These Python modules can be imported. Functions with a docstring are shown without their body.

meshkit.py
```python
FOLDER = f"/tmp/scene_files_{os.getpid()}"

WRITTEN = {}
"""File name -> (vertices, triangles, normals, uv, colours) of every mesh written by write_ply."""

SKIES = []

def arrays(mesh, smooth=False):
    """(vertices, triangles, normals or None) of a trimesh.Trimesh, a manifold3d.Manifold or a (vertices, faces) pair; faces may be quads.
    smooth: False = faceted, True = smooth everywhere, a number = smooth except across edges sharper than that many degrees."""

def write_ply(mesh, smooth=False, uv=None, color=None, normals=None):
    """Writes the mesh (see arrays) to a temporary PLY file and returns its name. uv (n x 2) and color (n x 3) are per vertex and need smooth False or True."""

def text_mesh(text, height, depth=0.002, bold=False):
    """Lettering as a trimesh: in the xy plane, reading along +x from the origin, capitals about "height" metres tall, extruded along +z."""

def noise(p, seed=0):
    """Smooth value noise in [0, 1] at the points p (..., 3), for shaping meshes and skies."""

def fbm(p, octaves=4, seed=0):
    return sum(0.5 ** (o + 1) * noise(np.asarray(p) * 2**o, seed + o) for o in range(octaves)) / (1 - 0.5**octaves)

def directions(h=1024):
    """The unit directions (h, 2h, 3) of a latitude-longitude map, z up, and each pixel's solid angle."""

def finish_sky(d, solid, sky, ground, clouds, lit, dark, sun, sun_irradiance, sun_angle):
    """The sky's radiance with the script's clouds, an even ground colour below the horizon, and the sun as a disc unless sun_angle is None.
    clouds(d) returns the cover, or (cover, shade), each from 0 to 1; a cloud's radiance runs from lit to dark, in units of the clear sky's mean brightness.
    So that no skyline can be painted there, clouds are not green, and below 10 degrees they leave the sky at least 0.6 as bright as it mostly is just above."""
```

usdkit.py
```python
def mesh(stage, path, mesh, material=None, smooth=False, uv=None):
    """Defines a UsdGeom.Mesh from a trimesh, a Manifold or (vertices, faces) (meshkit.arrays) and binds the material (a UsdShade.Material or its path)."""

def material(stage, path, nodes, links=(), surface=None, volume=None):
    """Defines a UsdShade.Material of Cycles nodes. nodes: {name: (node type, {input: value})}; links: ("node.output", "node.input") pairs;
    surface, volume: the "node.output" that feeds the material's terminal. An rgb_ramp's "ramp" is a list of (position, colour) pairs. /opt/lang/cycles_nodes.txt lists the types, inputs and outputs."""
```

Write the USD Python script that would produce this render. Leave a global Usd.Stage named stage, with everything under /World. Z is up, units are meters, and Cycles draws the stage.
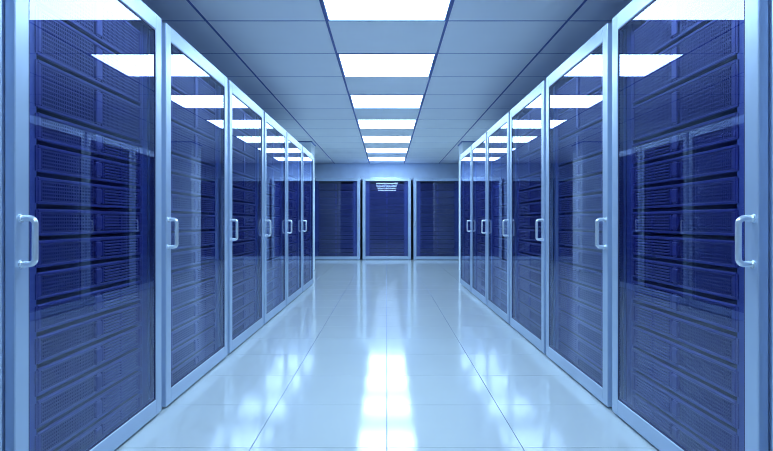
import math
import numpy as np
import trimesh
import usdkit
from pxr import Usd, UsdGeom, Gf, Sdf, UsdShade

stage = Usd.Stage.CreateInMemory()
UsdGeom.SetStageUpAxis(stage, 'Z')
UsdGeom.SetStageMetersPerUnit(stage, 1.0)
UsdGeom.Xform.Define(stage, '/World')

# ------------------------------------------------------------------ camera, exposure, light
EYE = 1.006                                  # metres above the floor
FPX = 612.0                                  # focal length in pixels of the 773 px wide frame
APER = 36.0
camera = UsdGeom.Camera.Define(stage, '/World/camera')
camera.CreateHorizontalApertureAttr(APER)
camera.CreateVerticalApertureAttr(APER * 451 / 773)
camera.CreateFocalLengthAttr(APER * FPX / 773)
camera.CreateVerticalApertureOffsetAttr(-4.1 / 773 * APER)
camera.CreateHorizontalApertureOffsetAttr(-0.3 / 773 * APER)
camera.CreateClippingRangeAttr((0.05, 200.0))
camera.AddTranslateOp().Set((0, 0, EYE))
camera.AddRotateXOp().Set(90)
camera.CreateExposureAttr(0.6)
LAMP = (0.53, 0.77, 1.0)                     # the bluish daylight tubes behind the diffusers
LAMP_POWER = 9.0

# ------------------------------------------------------------------ sizes (metres), y runs away from the camera
W = 1.18                                     # half the aisle: the door fronts stand at x = +-W
PITCH = 1.329                                # cabinet spacing
Y0 = 1.911                                   # seam between the cropped cabinet and the first whole one
CEIL = EYE + 1.589
TX = 0.955                                   # ceiling tile width
TY = 0.937                                   # ceiling tile length
CY0 = 5.789                                  # a transverse ceiling joint
ROOM_X = 3.4
Y_NEAR, Y_SOFFIT, Y_FAR = -2.6, 16.78, 17.2
Y_BACK = 15.95                               # fronts of the cabinets across the far end

# ------------------------------------------------------------------ helpers
counts = {}


def numbered(path):
    n = counts.get(path, 0)
    counts[path] = n + 1
    return path if n == 0 else f'{path}_{n:03d}'


def box(x0, x1, y0, y1, z0, z1, c=0.0):
    """A box, with its edges chamfered by c."""
    if c <= 0:
        m = trimesh.creation.box((x1 - x0, y1 - y0, z1 - z0))
        m.apply_translation(((x0 + x1) / 2, (y0 + y1) / 2, (z0 + z1) / 2))
        return m
    ctr = np.array([(x0 + x1) / 2, (y0 + y1) / 2, (z0 + z1) / 2])
    h = np.array([x1 - x0, y1 - y0, z1 - z0]) / 2
    pts = []
    for sx in (-1, 1):
        for sy in (-1, 1):
            for sz in (-1, 1):
                s = np.array([sx, sy, sz])
                for k in range(3):
                    d = np.full(3, c)
                    d[k] = 0
                    pts.append(ctr + s * (h - d))
    return trimesh.convex.convex_hull(np.array(pts))


def join(parts):
    return trimesh.util.concatenate(parts)


def tube(points, r, sides=10):
    """A round bar through the points, with closed ends."""
    p = np.asarray(points, float)
    t = np.gradient(p, axis=0)
    t /= np.linalg.norm(t, axis=1, keepdims=True)
    ref = np.array([1.0, 0, 0])
    a = np.cross(t, ref)
    a /= np.linalg.norm(a, axis=1, keepdims=True)
    b = np.cross(t, a)
    ang = np.arange(sides) * 2 * np.pi / sides
    v = p[:, None] + r * (np.cos(ang)[None, :, None] * a[:, None] + np.sin(ang)[None, :, None] * b[:, None])
    n = len(p)
    f = []
    for i in range(n - 1):
        for j in range(sides):
            k = (j + 1) % sides
            f += [[i * sides + j, i * sides + k, (i + 1) * sides + k], [i * sides + j, (i + 1) * sides + k, (i + 1) * sides + j]]
    v = np.vstack([v.reshape(-1, 3), p[:1], p[-1:]])
    for j in range(sides):
        k = (j + 1) % sides
        f += [[n * sides, k, j], [n * sides + 1, (n - 1) * sides + j, (n - 1) * sides + k]]
    m = trimesh.Trimesh(v, np.array(f), process=False)
    m.fix_normals()
    return m


def put(name, mesh, mat, parent='/World', smooth=False, kind=None):
    path = numbered(f'{parent}/{name}')
    p = usdkit.mesh(stage, path, mesh, mat, smooth=smooth).GetPrim()
    if kind:
        p.SetCustomDataByKey('kind', kind)
    return path


def tag(path, label=None, cat=None, group=None, kind=None):
    p = stage.GetPrimAtPath(path)
    for k, v in (('label', label), ('category', cat), ('group', group), ('kind', kind)):
        if v:
            p.SetCustomDataByKey(k, v)


def thing(name, label, cat, loc=(0, 0, 0), rotz=0, group=None):
    path = numbered(f'/World/{name}')
    x = UsdGeom.Xform.Define(stage, path)
    x.AddTranslateOp().Set(Gf.Vec3d(*loc))
    x.AddRotateZOp().Set(float(rotz))
    tag(path, label, cat, group)
    return path


def copy(src, name, label, cat, loc, rotz, group=None):
    path = thing(name, label, cat, loc, rotz, group)
    p = stage.GetPrimAtPath(path)
    p.GetReferences().AddInternalReference(Sdf.Path(src))
    p.SetInstanceable(True)
    return path


prototypes = {}


def place(key, build, name, label, cat, loc, rotz, group=None):
    """The first of its kind is built; the others reference it."""
    if key not in prototypes:
        prototypes[key] = thing(name, label, cat, loc, rotz, group)
        build(prototypes[key])
        return prototypes[key]
    return copy(prototypes[key], name, label, cat, loc, rotz, group)


# ------------------------------------------------------------------ materials
L = '/World/Looks'


def painted(name, color, rough, metal=0.0, spec=0.5, coat=0.0, vary=0.06, scale=3.0, bump=0.0, bscale=60.0, coat_rough=0.05):
    """Plain paint or plastic with a little tone variation and fine relief."""
    lo = tuple(c * (1 - vary) for c in color)
    hi = tuple(min(1, c * (1 + vary)) for c in color)
    nodes = {
        'geo': ('geometry', {}),
        'n': ('noise_texture', {'scale': scale, 'detail': 3.0}),
        'r': ('rgb_ramp', {'ramp': [(0.3, lo), (0.7, hi)]}),
        'p': ('principled_bsdf', {'roughness': rough, 'metallic': metal, 'specular_ior_level': spec, 'coat_weight': coat, 'coat_roughness': coat_rough}),
    }
    links = [('geo.position', 'n.vector'), ('n.fac', 'r.fac'), ('r.color', 'p.base_color')]
    if bump:
        nodes['bn'] = ('noise_texture', {'scale': bscale, 'detail': 2.0})
        nodes['b'] = ('bump', {'strength': bump, 'distance': 0.002})
        links += [('geo.position', 'bn.vector'), ('bn.fac', 'b.height'), ('b.normal', 'p.normal')]
    return usdkit.material(stage, f'{L}/{name}', nodes, links, surface='p.BSDF')


m_tile_ceiling = painted('ceiling_tile_paint', (0.93, 0.95, 0.97), 0.42, spec=0.8, vary=0.015)
m_grid = painted('ceiling_grid_metal', (0.10, 0.15, 0.40), 0.6)
m_bar = painted('ceiling_bar_metal', (0.16, 0.23, 0.50), 0.6)
m_wall = painted('wall_paint', (0.62, 0.76, 0.95), 0.7, bump=0.1)
m_column = painted('column_paint', (0.80, 0.88, 0.95), 0.6)
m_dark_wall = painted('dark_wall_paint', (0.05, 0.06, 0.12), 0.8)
m_collar = painted('collar_paint', (0.20, 0.28, 0.55), 0.6)
m_floor = painted('floor_tile_gloss', (0.63, 0.70, 0.72), 0.10, spec=0.6, vary=0.02, scale=1.2)
m_grout = painted('floor_joint', (0.12, 0.20, 0.42), 0.6)
m_frame = painted('aluminium_frame', (0.46, 0.58, 0.76), 0.32, metal=0.4, vary=0.03)
m_post = painted('cabinet_post_paint', (0.35, 0.48, 0.74), 0.45, metal=0.3)
m_body = painted('cabinet_body_paint', (0.20, 0.26, 0.46), 0.5)
m_inner = painted('cabinet_inner_paint', (0.035, 0.045, 0.13), 0.6)
m_rail = painted('rack_rail_paint', (0.09, 0.12, 0.34), 0.45, metal=0.3)
m_gasket = painted('rubber_gasket', (0.03, 0.04, 0.12), 0.6)
m_handle = painted('polished_handle', (0.86, 0.92, 0.97), 0.2, metal=0.6, vary=0.02)
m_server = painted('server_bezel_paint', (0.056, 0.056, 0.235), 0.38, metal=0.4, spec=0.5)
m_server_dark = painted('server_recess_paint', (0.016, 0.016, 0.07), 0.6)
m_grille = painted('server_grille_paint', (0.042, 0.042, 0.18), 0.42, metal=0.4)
m_lamp = usdkit.material(stage, f'{L}/light_diffuser', {'e': ('emission', {'color': LAMP, 'strength': LAMP_POWER})}, [], surface='e.emission')
m_glass = usdkit.material(
    stage, f'{L}/clear_glass',
    {'geo': ('geometry', {}), 'f': ('fresnel', {'IOR': 1.9}),
     'inv': ('math', {'math_type': 'subtract', 'value1': 1.0}), 'k': ('math', {'math_type': 'multiply'}),
     't': ('transparent_bsdf', {'color': (0.84, 0.88, 0.99)}), 'g': ('glossy_bsdf', {'color': (0.72, 0.80, 1.0), 'roughness': 0.0}),
     'm': ('mix_closure', {})},
    [('geo.backfacing', 'inv.value2'), ('f.fac', 'k.value1'), ('inv.value', 'k.value2'), ('k.value', 'm.fac'),
     ('t.BSDF', 'm.closure1'), ('g.BSDF', 'm.closure2')], surface='m.closure')

# ------------------------------------------------------------------ floor
GX, GY, GY0 = 0.6036, 0.632, 2.722
floor = '/World/floor'
UsdGeom.Xform.Define(stage, floor)
tag(floor, kind='structure')
put('slab', box(-ROOM_X - 0.1, ROOM_X + 0.1, Y_NEAR - 0.1, Y_FAR + 0.1, -0.12, -0.006), m_grout, floor)
hidden_tiles = []
for j in range(-9, 24):
    y0, y1 = max(Y_NEAR, GY0 + j * GY), min(Y_FAR, GY0 + (j + 1) * GY)
    if y1 - y0 < 0.02:
        continue
    for i in range(-6, 6):
        x0, x1 = max(-ROOM_X, i * GX), min(ROOM_X, (i + 1) * GX)
        b = box(x0 + 0.0022, x1 - 0.0022, y0 + 0.0014, y1 - 0.0014, -0.012, 0.0)
        if -2 <= i < 2 or (y0 > 9.2 and -4 <= i < 4):
            put('floor_tile', b, m_floor, floor)
        else:
            hidden_tiles.append(b)
put('covered_tiles', join(hidden_tiles), m_floor, floor, kind='stuff')

# ------------------------------------------------------------------ ceiling and its lights
ceiling = '/World/ceiling'
UsdGeom.Xform.Define(stage, ceiling)
tag(ceiling, kind='structure')
put('slab', box(-ROOM_X - 0.1, ROOM_X + 0.1, Y_NEAR - 0.1, Y_FAR + 0.1, CEIL + 0.03, CEIL + 0.14), m_grid, ceiling)
rows = range(-9, 12)
last_light = 10
lights = []
for j in rows:
    y0, y1 = max(Y_NEAR, CY0 + j * TY), min(Y_SOFFIT, CY0 + (j + 1) * TY)
    if y1 - y0 < 0.05:
        continue
    for i in range(-3, 4):
        x0, x1 = max(-ROOM_X, (i - 0.5) * TX), min(ROOM_X, (i + 0.5) * TX)
        g = 0.011
        if i == 0 and j % 2 == 0 and -6 <= j <= last_light:
            lights.append((y0 + g, y1 - g))
            continue
        gy = 0.012
        put('ceiling_tile', box(x0 + g, x1 - g, y0 + gy, y1 - gy, CEIL, CEIL + 0.032, 0.001), m_tile_ceiling, ceiling)


for i in range(-3, 3):
    x = (i + 0.5) * TX
    put('grid_bar', box(x - 0.0102, x + 0.0102, Y_NEAR, Y_SOFFIT, CEIL + 0.0015, CEIL + 0.03), m_grid, ceiling)
for j in rows:
    y = CY0 + j * TY
    if Y_NEAR + 0.1 < y < Y_SOFFIT - 0.1:
        for i in range(-3, 4):
            x0, x1 = max(-ROOM_X, (i - 0.5) * TX + 0.0106), min(ROOM_X, (i + 0.5) * TX - 0.0106)
            put('grid_bar', box(x0, x1, y - 0.0112, y + 0.0112, CEIL + 0.0015, CEIL + 0.03), m_bar, ceiling)


def build_light(root):
    hx, hy, z = TX / 2 - 0.011, TY / 2 - 0.012, 0
    r = 0.012
    fr = join([box(-hx, -hx + r, -hy, hy, -0.004, 0.012, 0.001), box(hx - r, hx, -hy, hy, -0.004, 0.012, 0.001),
               box(-hx + r, hx - r, -hy, -hy + r, -0.004, 0.012, 0.001), box(-hx + r, hx - r, hy - r, hy, -0.004, 0.012, 0.001)])
    put('light_frame', fr, m_bar, root)
    put('diffuser', box(-hx + r + 0.001, hx - r - 0.001, -hy + r + 0.001, hy - r - 0.001, 0.001, 0.0115), m_lamp, root)


ORD = ['nearest', 'second', 'third', 'fourth', 'fifth', 'sixth', 'seventh', 'eighth', 'ninth', 'tenth', 'eleventh', 'twelfth', 'thirteenth', 'fourteenth', 'fifteenth']
seen = [a for a in lights if a[1] > 4.0]
for a in lights:
    if a in seen:
        k = seen.index(a)
        n = len(seen) - 1 - k
        label = ('white glowing ceiling panel cut by the top edge of the picture, widest of all' if k == 0 else
                 'white glowing ceiling panel at the far end, closest to the back cabinets' if n == 0 else
                 f'white glowing ceiling panel above the aisle, {ORD[k]} from the camera counting the cropped one')
    else:
        k = [b for b in lights if b not in seen].index(a)
        label = f'white glowing ceiling panel overhead near the camera, {["behind it", "in front of it", "over it"][k % 3]}'
    place('light', build_light, 'ceiling_light', label, 'ceiling light', (0, (a[0] + a[1]) / 2, CEIL), 0, 'glowing panels down the middle of the ceiling')

# ------------------------------------------------------------------ walls
put('wall_left', box(-ROOM_X - 0.1, -ROOM_X, Y_NEAR, Y_FAR, 0, CEIL), m_wall, kind='structure')
put('wall_right', box(ROOM_X, ROOM_X + 0.1, Y_NEAR, Y_FAR, 0, CEIL), m_wall, kind='structure')
put('wall_front', box(-ROOM_X, ROOM_X, Y_NEAR - 0.1, Y_NEAR, 0, CEIL), m_wall, kind='structure')
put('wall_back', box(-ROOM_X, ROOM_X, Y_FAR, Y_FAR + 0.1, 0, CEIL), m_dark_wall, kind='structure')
put('trim_1', box(-ROOM_X, ROOM_X, Y_SOFFIT, Y_FAR, 2.155, CEIL), m_wall, kind='structure')

# ------------------------------------------------------------------ the two columns beyond the rows
for s, side in ((-1, 'left'), (1, 'right')):
    c = thing('column', f'pale blue square column behind the far end of the {side} cabinet row', 'column', (s * 1.81, 12.435, 0), 0, 'columns behind the rows')
    put('shaft', box(-0.31, 0.31, -0.315, 0.315, 0, CEIL - 0.002, 0.006), m_column, c)
    q, o = 0.31, 0.022
    put('collar', join([box(-q - o, q + o, -q - 0.005 - o, -q - 0.006, CEIL - 0.022, CEIL - 0.002), box(-q - o, q + o, q + 0.006, q + 0.005 + o, CEIL - 0.022, CEIL - 0.002),
                        box(-q - o, -q - 0.001, -q - 0.005, q + 0.005, CEIL - 0.022, CEIL - 0.002), box(q + 0.001, q + o, -q - 0.005, q + 0.005, CEIL - 0.022, CEIL - 0.002)]), m_collar, c)

# ------------------------------------------------------------------ servers: local x along the front, front at y = 0 looking to -y, foot at z = 0
SW = 0.93                                    # width over the ears
P = 0.1131                                   # one slot of the rack
TALL = 0.187


def bar(parts, x0, x1, y0, y1, z0, z1, c=0.0):
    parts.append(box(x0, x1, y0, y1, z0, z1, c))


def lattice(x0, x1, z0, z1, nx, nz, t, y0, y1):
    """A perforated sheet: bars both ways over the dark recess."""
    out = []
    for k in range(nx + 1):
        x = x0 + (x1 - x0) * k / nx
        out.append(box(x - t / 2, x + t / 2, y0, y1, z0, z1))
    for k in range(nz + 1):
        z = z0 + (z1 - z0) * k / nz
        out.append(box(x0, x1, y0 + 0.0006, y1, z - t / 2, z + t / 2))
    return join(out)


def build_server(flip, tall):
    H = (TALL if tall else P) - 0.016

    def build(root):
        s = -1 if flip else 1                # slots on the s * -x side
        hw = SW / 2 - 0.012
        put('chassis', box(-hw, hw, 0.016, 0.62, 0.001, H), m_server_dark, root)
        f = []
        bar(f, -hw, hw, 0.0, 0.0155, H - 0.013, H, 0.003)
        bar(f, -hw, hw, 0.002, 0.0155, 0.001, 0.011, 0.002)
        for e in (-1, 1):
            a, b = sorted((e * hw, e * (hw - 0.022)))
            bar(f, a, b, 0.001, 0.0155, 0.011, H - 0.013, 0.002)
        put('bezel', join(f), m_server, root)
        cb = [box(-0.026, 0.026, -0.003, 0.015, 0.018, H - 0.02, 0.004), box(-0.018, 0.018, 0.0, 0.015, 0.0115, 0.0175, 0.002), box(-0.018, 0.018, 0.0, 0.015, H - 0.0195, H - 0.0135, 0.002),
              box(-0.034, -0.0265, 0.002, 0.015, H * 0.38, H * 0.62, 0.002), box(0.0265, 0.034, 0.002, 0.015, H * 0.38, H * 0.62, 0.002)]
        put('centre_block', join(cb), m_server, root)
        z0, z1 = 0.015, H - 0.017
        xi, xo = 0.042, hw - 0.030
        a, b = sorted((s * xi, s * xo))
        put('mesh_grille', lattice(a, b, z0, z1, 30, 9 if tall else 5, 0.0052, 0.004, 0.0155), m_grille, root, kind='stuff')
        a, b = sorted((-s * xi, -s * xo))
        if tall:
            put('mesh_grille', lattice(a, b, z0, z1, 30, 9, 0.0052, 0.004, 0.0155), m_grille, root, kind='stuff')
        else:
            n = 5
            g = []
            for k in range(n):
                zc = z0 + (z1 - z0) * (k + 0.5) / n
                sl = box(a + 0.012, b - 0.012, 0.001, 0.0155, zc - 0.0036, zc + 0.0036, 0.002)
                g.append(sl)
            for xx in (a + 0.006, b - 0.006, (a + b) / 2):
                g.append(box(xx - 0.005, xx + 0.005, 0.004, 0.0155, z0, z1, 0.0015))
            put('slot_grille', join(g), m_server, root)
        for e in (-1, 1):
            a, b = sorted((e * hw, e * SW / 2))
            put('mounting_ear', box(a, b, 0.003, 0.006, 0.004, H - 0.004), m_server, root)
    return build


# ------------------------------------------------------------------ cabinets: local x along the front, door face at y = 0 looking to -y
ST = 0.076                                    # door stile
RB = 0.012                                   # door foot above the floor


def build_cabinet(flip, height, bw, base_z, off=0.0):
    """flip False: the handle is on the +x stile."""
    H = height

    def build(root):
        dw = 1.264 / 2
        b = bw / 2
        d0, d1 = 0.040, 1.0
        t = 0.025
        put('side_panel', box(-b, -b + t, d0 + 0.05, d1, 0.0, H - 0.03), m_body, root)
        put('side_panel', box(b - t, b, d0 + 0.05, d1, 0.0, H - 0.03), m_body, root)
        put('back_panel', box(-b + t, b - t, d1 - t, d1, 0.0, H - 0.03), m_inner, root)
        put('top_panel', box(-b, b, d0, d1, H - 0.03, H - 0.004, 0.002), m_body, root)
        put('plinth', box(-b + t, b - t, d0 + 0.02, d1 - t, 0.0, base_z - 0.002), m_inner, root)
        for e in (-1, 1):
            a, c = sorted((e * b, e * (b - 0.085)))
            put('front_post', box(a, c, d0, d0 + 0.05, 0.0, H - 0.03, 0.003), m_post, root)
            a, c = sorted((off + e * (SW / 2 - 0.0105), e * (b - 0.0855)))
            put('rack_rail', join([box(a, c, d0 + 0.0115, d0 + 0.055, base_z, H - 0.031),
                                   box((a + c) / 2 - 0.012, (a + c) / 2 - 0.004, d0 + 0.004, d0 + 0.0115, base_z, H - 0.032),
                                   box((a + c) / 2 + 0.01, (a + c) / 2 + 0.018, d0 + 0.004, d0 + 0.0115, base_z, H - 0.032)]), m_rail, root)
        # door: four mitred rails as one frame, the pane and the handle under it
        fr = [box(-dw, -dw + ST, 0, 0.034, RB, H, 0.003), box(dw - ST, dw, 0, 0.034, RB, H, 0.003),
              box(-dw + ST - 0.001, dw - ST + 0.001, 0, 0.034, H - 0.082, H, 0.003), box(-dw + ST - 0.001, dw - ST + 0.001, 0, 0.034, RB, RB + 0.082, 0.003)]
        door = put('door', join(fr), m_frame, root)
        xi, zi0, zi1, q = dw - ST, RB + 0.082, H - 0.082, 0.007
        put('gasket', join([box(-xi, -xi + q, 0.003, 0.028, zi0, zi1), box(xi - q, xi, 0.003, 0.028, zi0, zi1),
                            box(-xi + q, xi - q, 0.003, 0.028, zi0, zi0 + q), box(-xi + q, xi - q, 0.003, 0.028, zi1 - q, zi1)]), m_gasket, door)
        put('glass_pane', box(-xi + q, xi - q, 0.006, 0.012, zi0 + q, zi1 - q), m_glass, door)
        hx = (-1 if flip else 1) * (dw - 0.03)
        za, zb, out, r = 0.868, 1.016, 0.046, 0.018
        pts = [(hx, 0.001, za), (hx, -out + r, za)]
        for k in range(1, 6):
            u = k / 6 * math.pi / 2
            pts.append((hx, -out + r - r * math.sin(u), za + r - r * math.cos(u)))
        pts += [(hx, -out, za + r), (hx, -out, zb - r)]
        for k in range(1, 6):
            u = k / 6 * math.pi / 2
            pts.append((hx, -out + r - r * math.cos(u), zb - r + r * math.sin(u)))
        pts += [(hx, -out + r, zb), (hx, 0.001, zb)]
        put('handle', tube(pts, 0.010), m_handle, door, smooth=50)
        for z in (za, zb):
            c = trimesh.creation.cylinder(0.014, 0.005, sections=16)
            c.apply_transform(trimesh.transformations.rotation_matrix(math.pi / 2, (1, 0, 0)))
            c.apply_translation((hx, -0.0025, z))
            put('handle_rosette', c, m_handle, door)
    return build


def fill(flip, where, base_z, loc, rotz, off=0.0):
    """Stack the servers of one cabinet: twelve low ones, three tall ones on top."""
    c, s = math.cos(math.radians(rotz)), math.sin(math.radians(rotz))
    n = 15
    z = base_z
    for k in range(n):
        tall = k >= 12
        y = 0.045
        p = (loc[0] - s * y + c * off, loc[1] + c * y + s * off, loc[2] + z)
        from_top = n - 1 - k
        o = 'topmost' if from_top == 0 else 'lowest' if k == 0 else f'{ORD[from_top]} from top'
        name = 'tall_server' if tall else 'rack_server'
        label = f'{"taller perforated" if tall else "low slotted"} navy server, {o}, in {where}'
        place((flip, tall), build_server(flip, tall), name, label, 'server', p, rotz, f'{"tall" if tall else "low"} servers in {where}')
        z += TALL if tall else P


FAR = ['farthest cabinet', 'second cabinet from far end', 'third cabinet from far end', 'fourth cabinet from far end', 'fifth cabinet from far end', 'largest full cabinet', 'edge-cropped cabinet']
for side, sx, rot, flip in (('right', 1, -90, False), ('left', -1, 90, True)):
    for k in range(0, 7):
        yc = Y0 + (k - 0.5) * PITCH
        loc = (sx * W, yc, 0)
        where = f'{side} row\'s {FAR[6 - k]}'
        if k == 0:
            label = f'server cabinet cut off by the {side} picture edge, only its pale door frame showing'
        elif k == 1:
            label = f'largest pale framed glass door server cabinet with bow handle, nearest full one on the {side}'
        else:
            label = f'pale framed glass door server cabinet with bow handle, {side} row, {["farthest one", "second from far end", "third from far end", "fourth from far end", "fifth from far end"][6 - k]}'
        place(('row', flip), build_cabinet(flip, 2.07, 1.326, 0.049, 0.03 if flip else -0.03), 'server_cabinet', label, 'server cabinet', loc, rot, f'{side} row of glass fronted cabinets')
        fill(flip, where, 0.049, loc, rot, 0.03 if flip else -0.03)

BACK = {0: 'middle back cabinet', -1: 'left back cabinet', 1: 'right back cabinet', -2: 'outermost left back cabinet', 2: 'outermost right back cabinet'}
BLAB = {0: 'glass fronted server cabinet facing the camera, middle one at the end of the aisle',
        -1: 'glass fronted server cabinet at the back, left of the middle one',
        1: 'glass fronted server cabinet at the back, right of the middle one',
        -2: 'back wall server cabinet hidden behind the left row', 2: 'back wall server cabinet hidden behind the right row'}
for i in (0, -1, 1, -2, 2):
    loc = (i * PITCH, Y_BACK, 0)
    flip = i > 0
    place(('back', flip), build_cabinet(flip, 2.14, 1.266, 0.085), 'server_cabinet', BLAB[i], 'server cabinet', loc, 0, 'cabinets across the end of the aisle')
    fill(flip, BACK[i], 0.085, loc, 0)
